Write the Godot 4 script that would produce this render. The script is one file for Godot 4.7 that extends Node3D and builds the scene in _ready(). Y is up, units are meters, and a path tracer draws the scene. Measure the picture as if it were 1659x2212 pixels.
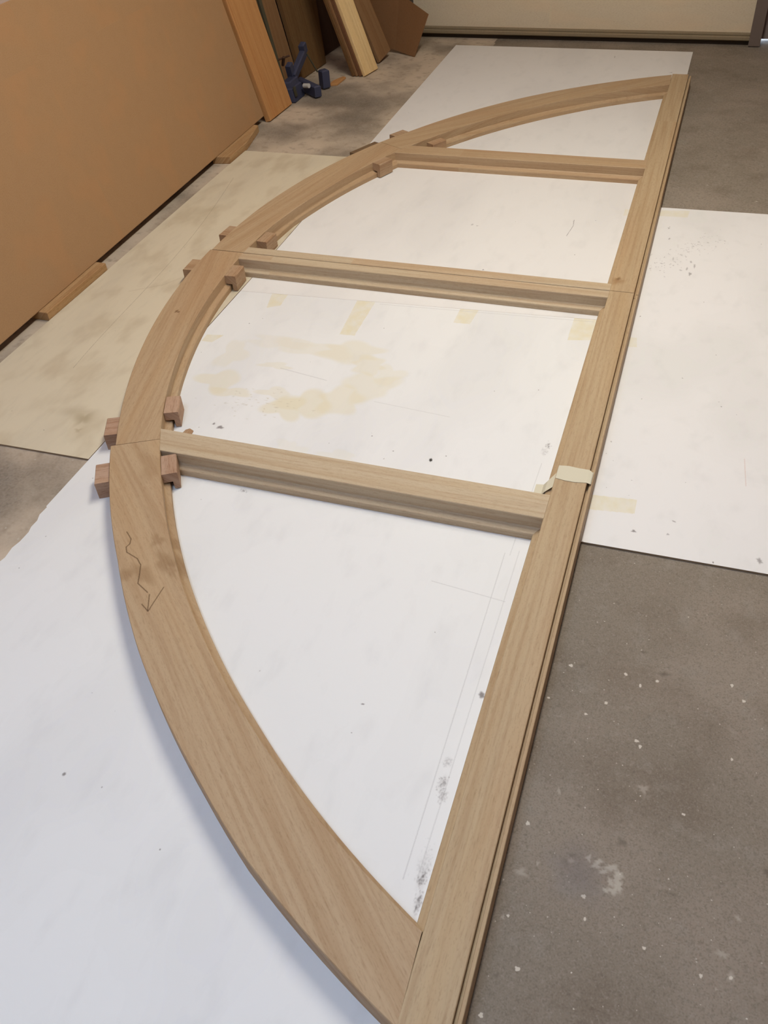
extends Node3D
# World: x to the right of the rail's direction, y up, u = -z the distance ahead of the camera along the rail.

# ---- the arched frame's own measures (metres) ----
const ARC_X := 0.8346          # centre of the arch's circles
const ARC_U := 2.6636
const ARC_R := 2.5139          # outer radius
const ARC_W := 0.1355          # width of the arch's top face
const LEDGE := 0.0197          # the moulded ledge below the glazing rebate
const TOP := 0.06              # thickness of the frame
const RAIL_X := -0.201         # inner top edge of the straight rail
const RAIL_O := -0.121         # its outer top edge
const BAR_D := 1.0938          # spacing of the three bars
const FLOOR_Y := -0.006        # the concrete; the sheets' tops lie at 0

var uv_a := Vector3(0, 0, -1)
var uv_b := Vector3(1, 0, 0)
var uv_o := Vector2.ZERO
var uv_s := Vector2(1.0 / 2.6, 1.0 / 0.65)
var used := {}
var M := {}
var rng := RandomNumberGenerator.new()

func _ready() -> void:
	rng.seed = 7
	# ---------- camera, sky, lamp, exposure ----------
	var cam := Camera3D.new()
	cam.name = "camera"
	cam.fov = 61.53
	cam.transform = Transform3D(Basis(Vector3(0.94575, -0.06012, -0.31927), Vector3(-0.17558, 0.73225, -0.65801), Vector3(0.27335, 0.67837, 0.68198)).orthonormalized(), Vector3(0, 1.5, 0))
	cam.near = 0.02
	add_child(cam)
	cam.current = true
	var env := Environment.new()
	var sky := Sky.new()
	var sm := ProceduralSkyMaterial.new()
	sm.sky_top_color = Color(0.755, 0.84, 0.955)
	sm.sky_horizon_color = Color(0.81, 0.88, 0.955)
	sm.ground_horizon_color = Color(0.62, 0.66, 0.72)
	sm.ground_bottom_color = Color(0.4, 0.42, 0.45)
	sm.sky_energy_multiplier = 3.0
	sm.ground_energy_multiplier = 3.0
	sm.sun_angle_max = 0.0
	sky.sky_material = sm
	env.background_mode = Environment.BG_SKY
	env.sky = sky
	env.tonemap_mode = Environment.TONE_MAPPER_LINEAR
	env.tonemap_exposure = 1.0
	env.sdfgi_enabled = true
	env.ssao_enabled = true
	env.ssil_enabled = true
	var we := WorldEnvironment.new()
	we.name = "environment"
	we.environment = env
	add_child(we)
	var lamp := AreaLight3D.new()
	lamp.name = "tube_light"
	lamp.area_size = Vector2(0.2, 1.8)
	lamp.light_energy = 7.95
	lamp.light_color = Color(1.0, 0.978, 0.925)
	lamp.area_range = 12.0
	lamp.area_attenuation = 2.0
	lamp.shadow_enabled = true
	lamp.transform = Transform3D(Basis(Vector3.RIGHT, -PI / 2), P(-0.3, 2.935, 2.75))
	add_child(lamp)

	make_materials()
	room()
	sheets()
	arched_frame()
	masking_tape()
	leaning_panel()
	leaning_boards()
	clamps()
	small_things()
	lamp_fitting()

# ================= helpers =================
func P(x: float, y: float, u: float) -> Vector3:
	return Vector3(x, y, -u)

func numbered(called: String) -> String:
	var n: int = used.get(called, 0)
	used[called] = n + 1
	return called if n == 0 else "%s_%03d" % [called, n]

func begin() -> SurfaceTool:
	var st := SurfaceTool.new()
	st.begin(Mesh.PRIMITIVE_TRIANGLES)
	return st

func commit(called: String, st: SurfaceTool, m: Material, parent: Node = null) -> MeshInstance3D:
	var o := MeshInstance3D.new()
	o.name = called if parent else numbered(called)
	o.mesh = st.commit()
	o.material_override = m
	o.cast_shadow = GeometryInstance3D.SHADOW_CASTING_SETTING_ON
	(parent if parent else self).add_child(o, true)
	return o

func tag(o: Node, label: String, category: String, group := "") -> Node:
	o.set_meta("label", label)
	o.set_meta("category", category)
	if group:
		o.set_meta("group", group)
	return o

func thing(called: String, label: String, category: String, group := "", at := Vector3.ZERO) -> Node3D:
	var o := Node3D.new()
	o.name = numbered(called)
	o.position = at
	add_child(o)
	tag(o, label, category, group)
	return o

func structure(called: String, st: SurfaceTool, m: Material, parent: Node = null) -> MeshInstance3D:
	var o := commit(called, st, m, parent)
	if not parent:
		o.set_meta("kind", "structure")
	return o

func grain(along: Vector3, across: Vector3) -> void:      # lay of the texture on what is built next
	uv_a = along.normalized()
	uv_b = across.normalized()
	uv_o = Vector2(rng.randf(), rng.randf())

func vert(st: SurfaceTool, p: Vector3, n: Vector3) -> void:
	var c := uv_a.cross(uv_b)
	st.set_normal(n)
	st.set_uv(Vector2(p.dot(uv_a) * uv_s.x, (p.dot(uv_b) + p.dot(c)) * uv_s.y) + uv_o)
	st.add_vertex(p)

func tri(st: SurfaceTool, a: Vector3, b: Vector3, c: Vector3, na: Vector3, nb := Vector3.ZERO, nc := Vector3.ZERO) -> void:
	if nb == Vector3.ZERO:
		nb = na
		nc = na
	if (b - a).cross(c - a).dot(na) > 0:                   # front faces run clockwise
		vert(st, a, na); vert(st, c, nc); vert(st, b, nb)
	else:
		vert(st, a, na); vert(st, b, nb); vert(st, c, nc)

func quad(st: SurfaceTool, a: Vector3, b: Vector3, c: Vector3, d: Vector3, out: Vector3) -> void:
	var n := (b - a).cross(c - a)
	if n.length() < 1e-12:
		n = (c - a).cross(d - a)
	if n.length() < 1e-14:
		return
	n = n.normalized()
	if n.dot(out) < 0:
		n = -n
	tri(st, a, b, c, n)
	tri(st, a, c, d, n)

func inset(loop: Array, by: float, n: Vector3) -> Array:
	# moves each side of a convex loop inwards
	var mid := Vector3.ZERO
	for p in loop:
		mid += p / loop.size()
	var res := []
	for i in loop.size():
		var p: Vector3 = loop[i]
		var d1: Vector3 = (p - loop[i - 1]).normalized()
		var d2: Vector3 = (loop[(i + 1) % loop.size()] - p).normalized()
		var n1 := n.cross(d1)
		var n2 := n.cross(d2)
		if n1.dot(mid - p) < 0:
			n1 = -n1
		if n2.dot(mid - p) < 0:
			n2 = -n2
		var bis := (n1 + n2)
		res.append(p + bis * (by / maxf(0.3, 0.5 * bis.length_squared())))
	return res

func slab(st: SurfaceTool, loop: Array, off: Vector3, bevel := 0.0015) -> void:
	# a convex loop of corners pushed along off, with a small chamfer on all rims
	var n := off.normalized()
	var mid := Vector3.ZERO
	for p in loop:
		mid += p / loop.size()
	mid += off * 0.5
	var rings := []
	var ins := inset(loop, bevel, n)
	rings.append(ins)
	rings.append(loop.map(func(p): return p + n * bevel))
	rings.append(loop.map(func(p): return p + off - n * bevel))
	rings.append(ins.map(func(p): return p + off))
	for k in 3:
		for i in loop.size():
			var j := (i + 1) % loop.size()
			var a: Vector3 = rings[k][i]
			var c: Vector3 = rings[k + 1][j]
			quad(st, a, rings[k][j], c, rings[k + 1][i], (a + c) * 0.5 - mid)
	for e in [[rings[0], -n], [rings[3], n]]:
		for i in range(1, loop.size() - 1):
			tri(st, e[0][0], e[0][i], e[0][i + 1], e[1])

func box(st: SurfaceTool, at: Vector3, size: Vector3, basis := Basis.IDENTITY, bevel := 0.0015) -> void:
	var h := size * 0.5
	var loop := []
	for s in [[-1, -1], [1, -1], [1, 1], [-1, 1]]:
		loop.append(at + basis * Vector3(s[0] * h.x, -h.y, s[1] * h.z))
	slab(st, loop, basis * Vector3(0, size.y, 0), bevel)

func skin(st: SurfaceTool, rings: Array, centre_of: Callable) -> void:
	# joins rings of profile points (closed profiles) and closes both ends
	for k in rings.size() - 1:
		var n: int = rings[k].size()
		var mid: Vector3 = centre_of.call(rings[k])
		for i in n:
			var j := (i + 1) % n
			var a: Vector3 = rings[k][i]
			var b: Vector3 = rings[k][j]
			var c: Vector3 = rings[k + 1][j]
			var d: Vector3 = rings[k + 1][i]
			# outward from the profile's own turn: profiles run anticlockwise in (across, up)
			var nn := (b - a).cross(d - a)
			if nn.length() < 1e-14:
				continue
			nn = nn.normalized()
			tri(st, a, b, c, nn)
			tri(st, a, c, d, nn)

func cap(st: SurfaceTool, ring: Array, flat: PackedVector2Array, out: Vector3) -> void:
	var t := Geometry2D.triangulate_polygon(flat)
	for i in range(0, t.size(), 3):
		tri(st, ring[t[i]], ring[t[i + 1]], ring[t[i + 2]], out)

# ================= textures =================
func noise(seed_: int, freq: float, kind := FastNoiseLite.TYPE_SIMPLEX_SMOOTH, octaves := 3) -> FastNoiseLite:
	var f := FastNoiseLite.new()
	f.seed = seed_
	f.noise_type = kind
	f.frequency = freq
	f.fractal_octaves = octaves
	return f

func layer(img: Image, seed_: int, w: int, h: int, freq: float, col: Color, lo: float, hi: float, most: float, octaves := 3, kind := FastNoiseLite.TYPE_SIMPLEX_SMOOTH) -> void:
	# lays one colour over the picture where a noise runs from lo to hi
	var src := noise(seed_, freq, kind, octaves).get_image(w, h)
	src.convert(Image.FORMAT_L8)
	var d := src.get_data()
	var lut := PackedByteArray()
	lut.resize(256)
	for i in 256:
		lut[i] = int(255.0 * most * smoothstep(lo, hi, i / 255.0))
	var o := PackedByteArray()
	o.resize(w * h * 4)
	var r := col.r8
	var g := col.g8
	var b := col.b8
	for i in w * h:
		var k := i * 4
		o[k] = r
		o[k + 1] = g
		o[k + 2] = b
		o[k + 3] = lut[d[i]]
	var over := Image.create_from_data(w, h, false, Image.FORMAT_RGBA8, o)
	if w != img.get_width() or h != img.get_height():
		over.resize(img.get_width(), img.get_height(), Image.INTERPOLATE_CUBIC)
	img.blend_rect(over, Rect2i(0, 0, img.get_width(), img.get_height()), Vector2i.ZERO)

func blend_px(img: Image, x: int, y: int, c: Color, a: float) -> void:
	if x < 0 or y < 0 or x >= img.get_width() or y >= img.get_height() or a <= 0.003:
		return
	img.set_pixel(x, y, img.get_pixel(x, y).lerp(c, minf(a, 1.0)))

func blot(img: Image, c: Vector2, r: Vector2, col: Color, a: float, hard := 0.6, wob := 0.3) -> void:
	# an uneven spot, in pixels
	var p1 := rng.randf() * TAU
	var p2 := rng.randf() * TAU
	var k1 := rng.randi_range(2, 3)
	var k2 := rng.randi_range(4, 6)
	for y in range(int(c.y - r.y * 1.5) - 1, int(c.y + r.y * 1.5) + 2):
		for x in range(int(c.x - r.x * 1.5) - 1, int(c.x + r.x * 1.5) + 2):
			var d := Vector2((x - c.x) / r.x, (y - c.y) / r.y)
			var t := d.angle()
			var q := d.length() / (1.0 + wob * (0.6 * sin(k1 * t + p1) + 0.4 * sin(k2 * t + p2)))
			blend_px(img, x, y, col, a * (1.0 - smoothstep(hard, 1.0, q)))

func smudge(img: Image, c: Vector2, r: Vector2, col: Color, a: float) -> void:
	# a rubbed mark: solid when dark and small, else a scatter of specks over a faint haze
	if a > 0.55:
		blot(img, c, r, col, a, 0.35, 0.3)
		return
	blot(img, c, r * 1.2, col, a * 0.3, 0.0, 0.2)
	for i in int(14 + r.x * r.y * 0.35):
		blot(img, c + Vector2(rng.randfn(0, r.x * 0.42), rng.randfn(0, r.y * 0.42)), Vector2(rng.randf_range(0.8, 2.4), rng.randf_range(0.8, 2.8)), col, a * rng.randf_range(0.2, 0.8), 0.2)

func stroke(img: Image, pts: Array, wid: float, col: Color, a: float, skip := 0.0) -> void:
	for i in pts.size() - 1:
		var p: Vector2 = pts[i]
		var q: Vector2 = pts[i + 1]
		var n := int(p.distance_to(q) / maxf(0.6, wid * 0.5)) + 1
		for k in n + 1:
			if rng.randf() < skip:
				continue
			var c := p.lerp(q, float(k) / n) + Vector2(rng.randf_range(-0.25, 0.25), rng.randf_range(-0.25, 0.25))
			for y in range(int(c.y - wid), int(c.y + wid) + 2):
				for x in range(int(c.x - wid), int(c.x + wid) + 2):
					blend_px(img, x, y, col, a * clampf(wid * 0.5 + 0.5 - c.distance_to(Vector2(x, y)), 0.0, 1.0))

func patch(img: Image, pts: PackedVector2Array, col: Color, a: float) -> void:
	var lo := pts[0]
	var hi := pts[0]
	for p in pts:
		lo = lo.min(p)
		hi = hi.max(p)
	var f := noise(rng.randi() % 1000, 0.03)
	for y in range(int(lo.y), int(hi.y) + 1):
		for x in range(int(lo.x), int(hi.x) + 1):
			if Geometry2D.is_point_in_polygon(Vector2(x, y), pts):
				blend_px(img, x, y, col, a * (0.8 + 0.5 * f.get_noise_2d(x, y)))

func tex(img: Image) -> ImageTexture:
	img.generate_mipmaps()
	return ImageTexture.create_from_image(img)

func mat(c: Color, rough := 0.7, t: Texture2D = null, spec := 0.4) -> StandardMaterial3D:
	var m := StandardMaterial3D.new()
	m.albedo_color = c
	m.roughness = rough
	m.metallic_specular = spec
	if t:
		m.albedo_texture = t
	return m

func wood_image(seed_: int, contrast := 1.0) -> Image:
	var img := Image.create(2048, 512, false, Image.FORMAT_RGBA8)
	img.fill(Color(0.93, 0.90, 0.87))
	layer(img, seed_, 64, 512, 0.03, Color(0.80, 0.70, 0.60), 0.3, 0.9, 0.42 * contrast)
	layer(img, seed_ + 1, 48, 512, 0.11, Color(0.72, 0.60, 0.50), 0.45, 0.85, 0.34 * contrast)
	layer(img, seed_ + 2, 24, 96, 0.06, Color(0.98, 0.92, 0.84), 0.5, 0.9, 0.4 * contrast)
	layer(img, seed_ + 3, 16, 24, 0.09, Color(0.86, 0.72, 0.62), 0.5, 0.95, 0.35 * contrast)
	layer(img, seed_ + 4, 256, 512, 0.33, Color(0.55, 0.43, 0.34), 0.62, 0.95, 0.38 * contrast, 2)
	layer(img, seed_ + 5, 1024, 512, 0.45, Color(0.50, 0.40, 0.32), 0.72, 0.98, 0.25 * contrast, 1)
	return img

func make_materials() -> void:
	var w1 := wood_image(11, 0.6)
	M.wood_img = w1
	var t1 := tex(w1)
	var t2 := tex(wood_image(41, 1.0))
	M.t1 = t1
	M.t2 = t2
	M.oak = mat(Color(0.752, 0.665, 0.544), 0.62, t1)
	M.oak_pale = mat(Color(0.795, 0.742, 0.645), 0.6, t1)
	M.oak_rail = mat(Color(0.755, 0.68, 0.557), 0.6, t1)
	M.block = mat(Color(0.73, 0.635, 0.525), 0.75, t2)
	M.block_pink = mat(Color(0.745, 0.64, 0.56), 0.75, t2)
	M.block_dark = mat(Color(0.50, 0.425, 0.33), 0.8, t2)  # one even darker tone for the longer block at the farthest joint
	M.mdf = speckled(Color(0.69, 0.54, 0.385), 91)
	M.orange = mat(Color(0.80, 0.61, 0.40), 0.7, t1)
	M.brown = mat(Color(0.58, 0.46, 0.33), 0.75, t1)
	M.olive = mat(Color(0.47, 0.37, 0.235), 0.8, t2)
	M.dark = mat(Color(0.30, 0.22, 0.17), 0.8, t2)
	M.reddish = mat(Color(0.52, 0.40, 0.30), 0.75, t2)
	M.pine = mat(Color(0.97, 0.88, 0.68), 0.6, t1)
	M.batten = mat(Color(0.74, 0.62, 0.46), 0.75, t2)
	M.card = speckled(Color(0.52, 0.375, 0.245), 95)
	M.blue = mat(Color(0.235, 0.245, 0.325), 0.55)
	M.steel = mat(Color(0.33, 0.32, 0.26), 0.55)
	M.steel.metallic = 0.5
	M.bright = mat(Color(0.75, 0.74, 0.72), 0.35)
	M.tape = mat(Color(0.80, 0.77, 0.68), 0.65)
	M.sheet_edge = mat(Color(0.55, 0.47, 0.37), 0.8)

func speckled(c: Color, seed_: int) -> StandardMaterial3D:
	var img := Image.create(512, 512, false, Image.FORMAT_RGBA8)
	img.fill(Color(0.95, 0.95, 0.95))
	layer(img, seed_, 512, 512, 0.35, Color(0.72, 0.68, 0.62), 0.5, 0.9, 0.25, 2)
	layer(img, seed_ + 1, 64, 64, 0.05, Color(1.0, 0.95, 0.90), 0.4, 0.9, 0.4)
	layer(img, seed_ + 2, 128, 128, 0.1, Color(0.90, 0.88, 0.85), 0.55, 0.9, 0.15)
	return mat(c, 0.7, tex(img))

# ================= the room =================
func concrete(seed_: int, mm: float) -> Image:
	# mm: millimetres per pixel
	var k := mm / 0.7
	var img := Image.create(2048, 2048, false, Image.FORMAT_RGBA8)
	img.fill(Color(0.52, 0.475, 0.42))
	layer(img, seed_, 256, 256, 0.012 * k, Color(0.58, 0.53, 0.475), 0.35, 0.85, 0.6, 4)
	layer(img, seed_ + 1, 256, 256, 0.02 * k, Color(0.44, 0.39, 0.335), 0.45, 0.95, 0.5, 5)
	layer(img, seed_ + 2, 512, 512, 0.03 * k, Color(0.56, 0.525, 0.48), 0.6, 0.9, 0.5, 5)
	layer(img, seed_ + 3, 1024, 1024, 0.08 * k, Color(0.36, 0.32, 0.28), 0.58, 0.95, 0.22, 4)
	layer(img, seed_ + 4, 1024, 1024, 0.13 * k, Color(0.60, 0.565, 0.52), 0.66, 0.92, 0.5, 3)
	layer(img, seed_ + 5, 1024, 1024, 0.7, Color(0.36, 0.32, 0.28), 0.5, 0.95, 0.3, 1, FastNoiseLite.TYPE_VALUE)
	layer(img, seed_ + 6, 1024, 1024, 0.75, Color(0.60, 0.565, 0.52), 0.5, 0.97, 0.35, 1, FastNoiseLite.TYPE_VALUE)
	return img

func plane(st: SurfaceTool, x0: float, u0: float, x1: float, u1: float, y: float, size: float, ox: float, ou: float) -> void:
	for t in [[x0, u0], [x1, u1], [x1, u0], [x0, u0], [x0, u1], [x1, u1]]:
		st.set_normal(Vector3.UP)
		st.set_uv(Vector2((t[0] - ox) / size, (t[1] - ou) / size))
		st.add_vertex(P(t[0], y, t[1]))

func room() -> void:
	var far := concrete(201, 1.5625)
	var pale := Color(0.80, 0.73, 0.645)
	var dust := Image.create(1024, 2048, false, Image.FORMAT_RGBA8)
	dust.fill(Color(0.80, 0.73, 0.645, 0.0))
	layer(dust, 260, 128, 256, 0.02, pale, 0.05, 0.75, 0.85, 4)
	layer(dust, 261, 512, 1024, 0.05, Color(0.50, 0.45, 0.39), 0.55, 0.9, 0.35, 5)
	far.blend_rect(dust, Rect2i(0, 0, 760, 2048), Vector2i.ZERO)
	for i in 14:
		far.blend_rect(dust, Rect2i(760 + i * 6, 0, 6, 2048 - i * 140), Vector2i(760 + i * 6, 0))
	for i in 260:
		blot(far, Vector2(rng.randf() * 2048, rng.randf() * 2048), Vector2.ONE * rng.randf_range(1.0, 3.2), Color(0.74, 0.71, 0.66), rng.randf_range(0.3, 0.8))
	for i in 120:
		blot(far, Vector2(rng.randf() * 2048, rng.randf() * 2048), Vector2(rng.randf_range(2, 9), rng.randf_range(2, 6)), Color(0.27, 0.235, 0.2), rng.randf_range(0.05, 0.22), 0.1)
	var near := concrete(231, 0.6836)
	near_marks(near)
	var mf := mat(Color(1.0, 1.0, 1.0), 0.85, tex(far), 0.3)
	var mn := mat(Color(1.0, 1.0, 1.0), 0.85, tex(near), 0.3)
	# floor: the texture that covers the slab repeats every 3.2 m, a finer one lies by the camera
	var a := begin()
	plane(a, -3.4, -2.8, -0.4, 6.0, FLOOR_Y, 3.2, -2.5, -0.5)
	plane(a, 1.0, -2.8, 3.4, 6.0, FLOOR_Y, 3.2, -2.5, -0.5)
	plane(a, -0.4, -2.8, 1.0, 0.3, FLOOR_Y, 3.2, -2.5, -0.5)
	plane(a, -0.4, 1.7, 1.0, 6.0, FLOOR_Y, 3.2, -2.5, -0.5)
	for f in [[P(-3.4, 0, -2.8), P(3.4, 0, -2.8)], [P(-3.4, 0, 6), P(3.4, 0, 6)], [P(-3.4, 0, -2.8), P(-3.4, 0, 6)], [P(3.4, 0, -2.8), P(3.4, 0, 6)]]:
		var lo := Vector3(0, FLOOR_Y - 0.1, 0)
		var hi := Vector3(0, FLOOR_Y, 0)
		quad(a, f[0] + lo, f[1] + lo, f[1] + hi, f[0] + hi, (f[0] + f[1]) * 0.5 - P(0, 0, 1.6))
	var b := begin()
	plane(b, -0.4, 0.3, 1.0, 1.7, FLOOR_Y, 1.4, -0.4, 0.3)
	var mesh := a.commit()
	mesh = b.commit(mesh)
	mesh.surface_set_material(0, mf)
	mesh.surface_set_material(1, mn)
	var fl := MeshInstance3D.new()
	fl.name = "floor"
	fl.mesh = mesh
	add_child(fl)
	fl.set_meta("kind", "structure")

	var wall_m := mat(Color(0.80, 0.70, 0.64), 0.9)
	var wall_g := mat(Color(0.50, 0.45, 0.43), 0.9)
	grain(Vector3(0, 0, -1), Vector3.UP)
	var st := begin()
	box(st, P(-2.50, 1.55, 1.6), Vector3(0.2, 3.12, 8.8), Basis.IDENTITY, 0.0)
	structure("wall_left", st, wall_m)
	st = begin()
	box(st, P(3.1, 1.55, 1.6), Vector3(0.2, 3.12, 8.8), Basis.IDENTITY, 0.0)
	structure("wall_right", st, wall_m)
	# ceiling with an unseen skylight added above the camera to let daylight fall in
	st = begin()
	var k0 := Vector2(-1.5, -0.9)
	var k1 := Vector2(0.1, 0.35)
	for r in [[-2.6, -2.85, k0.x, 6.05], [k1.x, -2.85, 3.22, 6.05], [k0.x, -2.85, k1.x, k0.y], [k0.x, k1.y, k1.x, 6.05]]:
		box(st, P((r[0] + r[2]) * 0.5, 3.16, (r[1] + r[3]) * 0.5), Vector3(r[2] - r[0], 0.12, r[3] - r[1]), Basis.IDENTITY, 0.0)
	structure("ceiling", st, wall_m)
	st = begin()
	box(st, P(0.3, 1.55, -2.7), Vector3(5.8, 3.12, 0.2), Basis.IDENTITY, 0.0)
	structure("wall_front", st, wall_m)
	st = begin()
	for q in [[k0.x + 0.02, (k0.y + k1.y) * 0.5, 0.05, k1.y - k0.y], [k1.x - 0.02, (k0.y + k1.y) * 0.5, 0.05, k1.y - k0.y], [(k0.x + k1.x) * 0.5, k0.y + 0.02, k1.x - k0.x, 0.05], [(k0.x + k1.x) * 0.5, k1.y - 0.02, k1.x - k0.x, 0.05]]:
		box(st, P(q[0], 3.22, q[1]), Vector3(q[2], 0.08, q[3]), Basis.IDENTITY, 0.003)
	structure("added_window_1", st, mat(Color(0.8, 0.8, 0.78), 0.5))  # frame round the added skylight opening, out of view
	# wall at the far end, on both sides of the garage door; it stops just above the floor at the right jamb
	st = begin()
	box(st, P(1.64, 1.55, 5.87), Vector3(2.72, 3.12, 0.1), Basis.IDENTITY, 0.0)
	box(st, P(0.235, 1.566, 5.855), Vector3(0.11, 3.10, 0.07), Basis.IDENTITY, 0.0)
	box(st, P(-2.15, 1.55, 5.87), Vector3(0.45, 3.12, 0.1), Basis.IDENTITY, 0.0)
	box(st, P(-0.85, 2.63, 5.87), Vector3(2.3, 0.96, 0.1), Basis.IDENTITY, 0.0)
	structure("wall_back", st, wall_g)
	# ground outside the garage door
	st = begin()
	box(st, P(0.3, -0.08, 9.6), Vector3(14, 0.1, 7.2), Basis.IDENTITY, 0.0)
	structure("ground", st, mat(Color(0.66, 0.65, 0.63), 0.9))
	# the off-white garage door
	var cream := speckled(Color(0.86, 0.80, 0.69), 120)
	var door := Node3D.new()
	door.name = "door_1"
	add_child(door)
	door.set_meta("kind", "structure")
	grain(Vector3.RIGHT, Vector3.UP)
	st = begin()
	box(st, P(-0.8415, 1.095, 5.79), Vector3(1.998, 2.09, 0.03), Basis.IDENTITY, 0.003)
	commit("door_panel", st, cream, door)
	var strip := speckled(Color(0.56, 0.50, 0.40), 130)
	st = begin()
	box(st, P(-0.8415, 0.0505, 5.7705), Vector3(1.998, 0.014, 0.028), Basis.IDENTITY, 0.003)
	commit("bottom_moulding", st, strip, door)
	st = begin()
	box(st, P(-0.8415, 0.0325, 5.765), Vector3(1.998, 0.024, 0.04), Basis.IDENTITY, 0.005)
	commit("bottom_rail", st, strip, door)
	st = begin()
	box(st, P(-0.8415, 0.0085, 5.785), Vector3(1.998, 0.029, 0.02), Basis.IDENTITY, 0.003)
	commit("gap_shade_strip", st, mat(Color(0.25, 0.21, 0.17), 0.9), door)  # dark strip standing for the shadowed gap under the door
	st = begin()
	box(st, P(0.186, 1.092, 5.775), Vector3(0.062, 2.19, 0.09), Basis.IDENTITY, 0.003)
	structure("trim_1", st, mat(Color(0.42, 0.37, 0.34), 0.8))
	st = begin()
	box(st, P(-1.89, 1.1, 5.775), Vector3(0.09, 2.2, 0.09), Basis.IDENTITY, 0.003)
	structure("trim_2", st, mat(Color(0.27, 0.235, 0.16), 0.8))

func near_marks(img: Image) -> void:
	var px := func(x: float, u: float) -> Vector2: return Vector2(x + 0.4, u - 0.3) / 1.4 * 2048.0
	var paint := Color(0.80, 0.76, 0.70)
	# splashes of pale paint
	for s in [[0.034, 0.752, 9, 14], [0.052, 0.751, 14, 9], [0.074, 0.746, 22, 14], [0.086, 0.728, 18, 20], [0.082, 0.706, 22, 12], [0.07, 0.703, 10, 8], [0.062, 0.735, 16, 9], [0.048, 0.742, 16, 12], [0.088, 0.738, 14, 16], [0.09, 0.716, 16, 18], [0.076, 0.72, 12, 14]]:
		blot(img, px.call(s[0], s[1]), Vector2(s[2], s[3]), Color(0.70, 0.665, 0.61), 0.8, 0.3, 0.5)
	for s in [[0.278, 0.624, 15, 13], [0.285, 0.721, 11, 9], [0.263, 0.655, 17, 14], [0.11, 0.915, 20, 17], [-0.039, 0.865, 7, 13], [-0.088, 0.607, 7, 8], [0.257, 0.598, 5, 5], [-0.05, 0.716, 6, 9], [-0.075, 0.692, 22, 15], [0.005, 0.738, 9, 12]]:
		blot(img, px.call(s[0], s[1]), Vector2(s[2], s[3]), Color(0.66, 0.62, 0.565), 0.7, 0.25, 0.5)
	for s in [[-0.067, 1.161], [0.046, 1.17], [0.11, 1.17], [0.078, 1.149], [0.256, 1.201], [-0.097, 1.067], [0.017, 1.087], [0.28, 1.168], [-0.018, 1.049], [0.086, 1.015], [0.094, 1.004], [0.263, 1.025], [0.185, 0.884], [-0.082, 0.785], [0.036, 0.682], [-0.08, 0.612], [0.044, 0.645], [-0.047, 0.534], [0.233, 0.611], [0.278, 0.622], [-0.087, 0.45], [0.143, 0.627]]:
		blot(img, px.call(s[0], s[1]), Vector2(rng.randf_range(4, 7.5), rng.randf_range(4, 7.5)), paint, 0.95, 0.7, 0.25)
	for i in 720:
		blot(img, Vector2(rng.randf() * 2048, rng.randf() * 2048), Vector2.ONE * rng.randf_range(1.0, 2.6), paint, rng.randf_range(0.4, 0.95), 0.6)
	for i in 130:
		blot(img, Vector2(rng.randf() * 2048, rng.randf() * 2048), Vector2(rng.randf_range(5, 22), rng.randf_range(4, 16)), Color(0.60, 0.56, 0.51), rng.randf_range(0.15, 0.5), 0.1, 0.5)
	for i in 40:
		blot(img, Vector2(rng.randf() * 2048, rng.randf() * 2048), Vector2(rng.randf_range(6, 24), rng.randf_range(5, 18)), Color(0.30, 0.26, 0.225), rng.randf_range(0.15, 0.4), 0.1, 0.4)
	blot(img, px.call(0.02, 0.72), Vector2(130, 100), Color(0.40, 0.385, 0.40), 0.3, 0.0, 0.3)

# ================= white sheets on the floor =================
var sx0 := 0.0
var su0 := 0.0
var sxs := 1.0
var sus := 1.0

func at_tex(x: float, u: float) -> Vector2:
	return Vector2((x - sx0) * sxs, (u - su0) * sus)

func sheet_image(w: int, h: int, base: Color, seed_: int, x0: float, u0: float, x1: float, u1: float) -> Image:
	sx0 = x0
	su0 = u0
	sxs = w / (x1 - x0)
	sus = h / (u1 - u0)
	var img := Image.create(w, h, false, Image.FORMAT_RGBA8)
	img.fill(base)
	layer(img, seed_, 64, 64, 0.04, base.darkened(0.06), 0.45, 0.9, 0.4, 3)
	layer(img, seed_ + 1, 256, 256, 0.06, base.darkened(0.10), 0.6, 0.95, 0.2, 4)
	for i in 46:
		blot(img, Vector2(rng.randf() * w, rng.randf() * h), Vector2.ONE * rng.randf_range(0.7, 1.8), Color(0.38, 0.35, 0.32), rng.randf_range(0.3, 0.8))
	return img

func pts_tex(list: Array) -> PackedVector2Array:
	var r := PackedVector2Array()
	for p in list:
		r.append(at_tex(p[0], p[1]))
	return r

func sheet_mesh(loop: Array, x0: float, u0: float, x1: float, u1: float) -> SurfaceTool:
	# loop of (x, u) corners running round; a 5.5 mm board with its top at 0
	var st := begin()
	var flat := PackedVector2Array()
	for p in loop:
		flat.append(Vector2(p[0], p[1]))
	var t := Geometry2D.triangulate_polygon(flat)
	uv_a = Vector3.RIGHT
	for side in [[0.0, Vector3.UP], [-0.0055, Vector3.DOWN]]:
		for i in range(0, t.size(), 3):
			var c := []
			for k in 3:
				c.append(P(flat[t[i + k]].x, side[0], flat[t[i + k]].y))
			var flip: bool = (c[1] - c[0]).cross(c[2] - c[0]).dot(side[1]) > 0
			for k in ([0, 2, 1] if flip else [0, 1, 2]):
				st.set_normal(side[1])
				st.set_uv(Vector2((c[k].x - x0) / (x1 - x0), (-c[k].z - u0) / (u1 - u0)))
				st.add_vertex(c[k])
	return st

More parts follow.
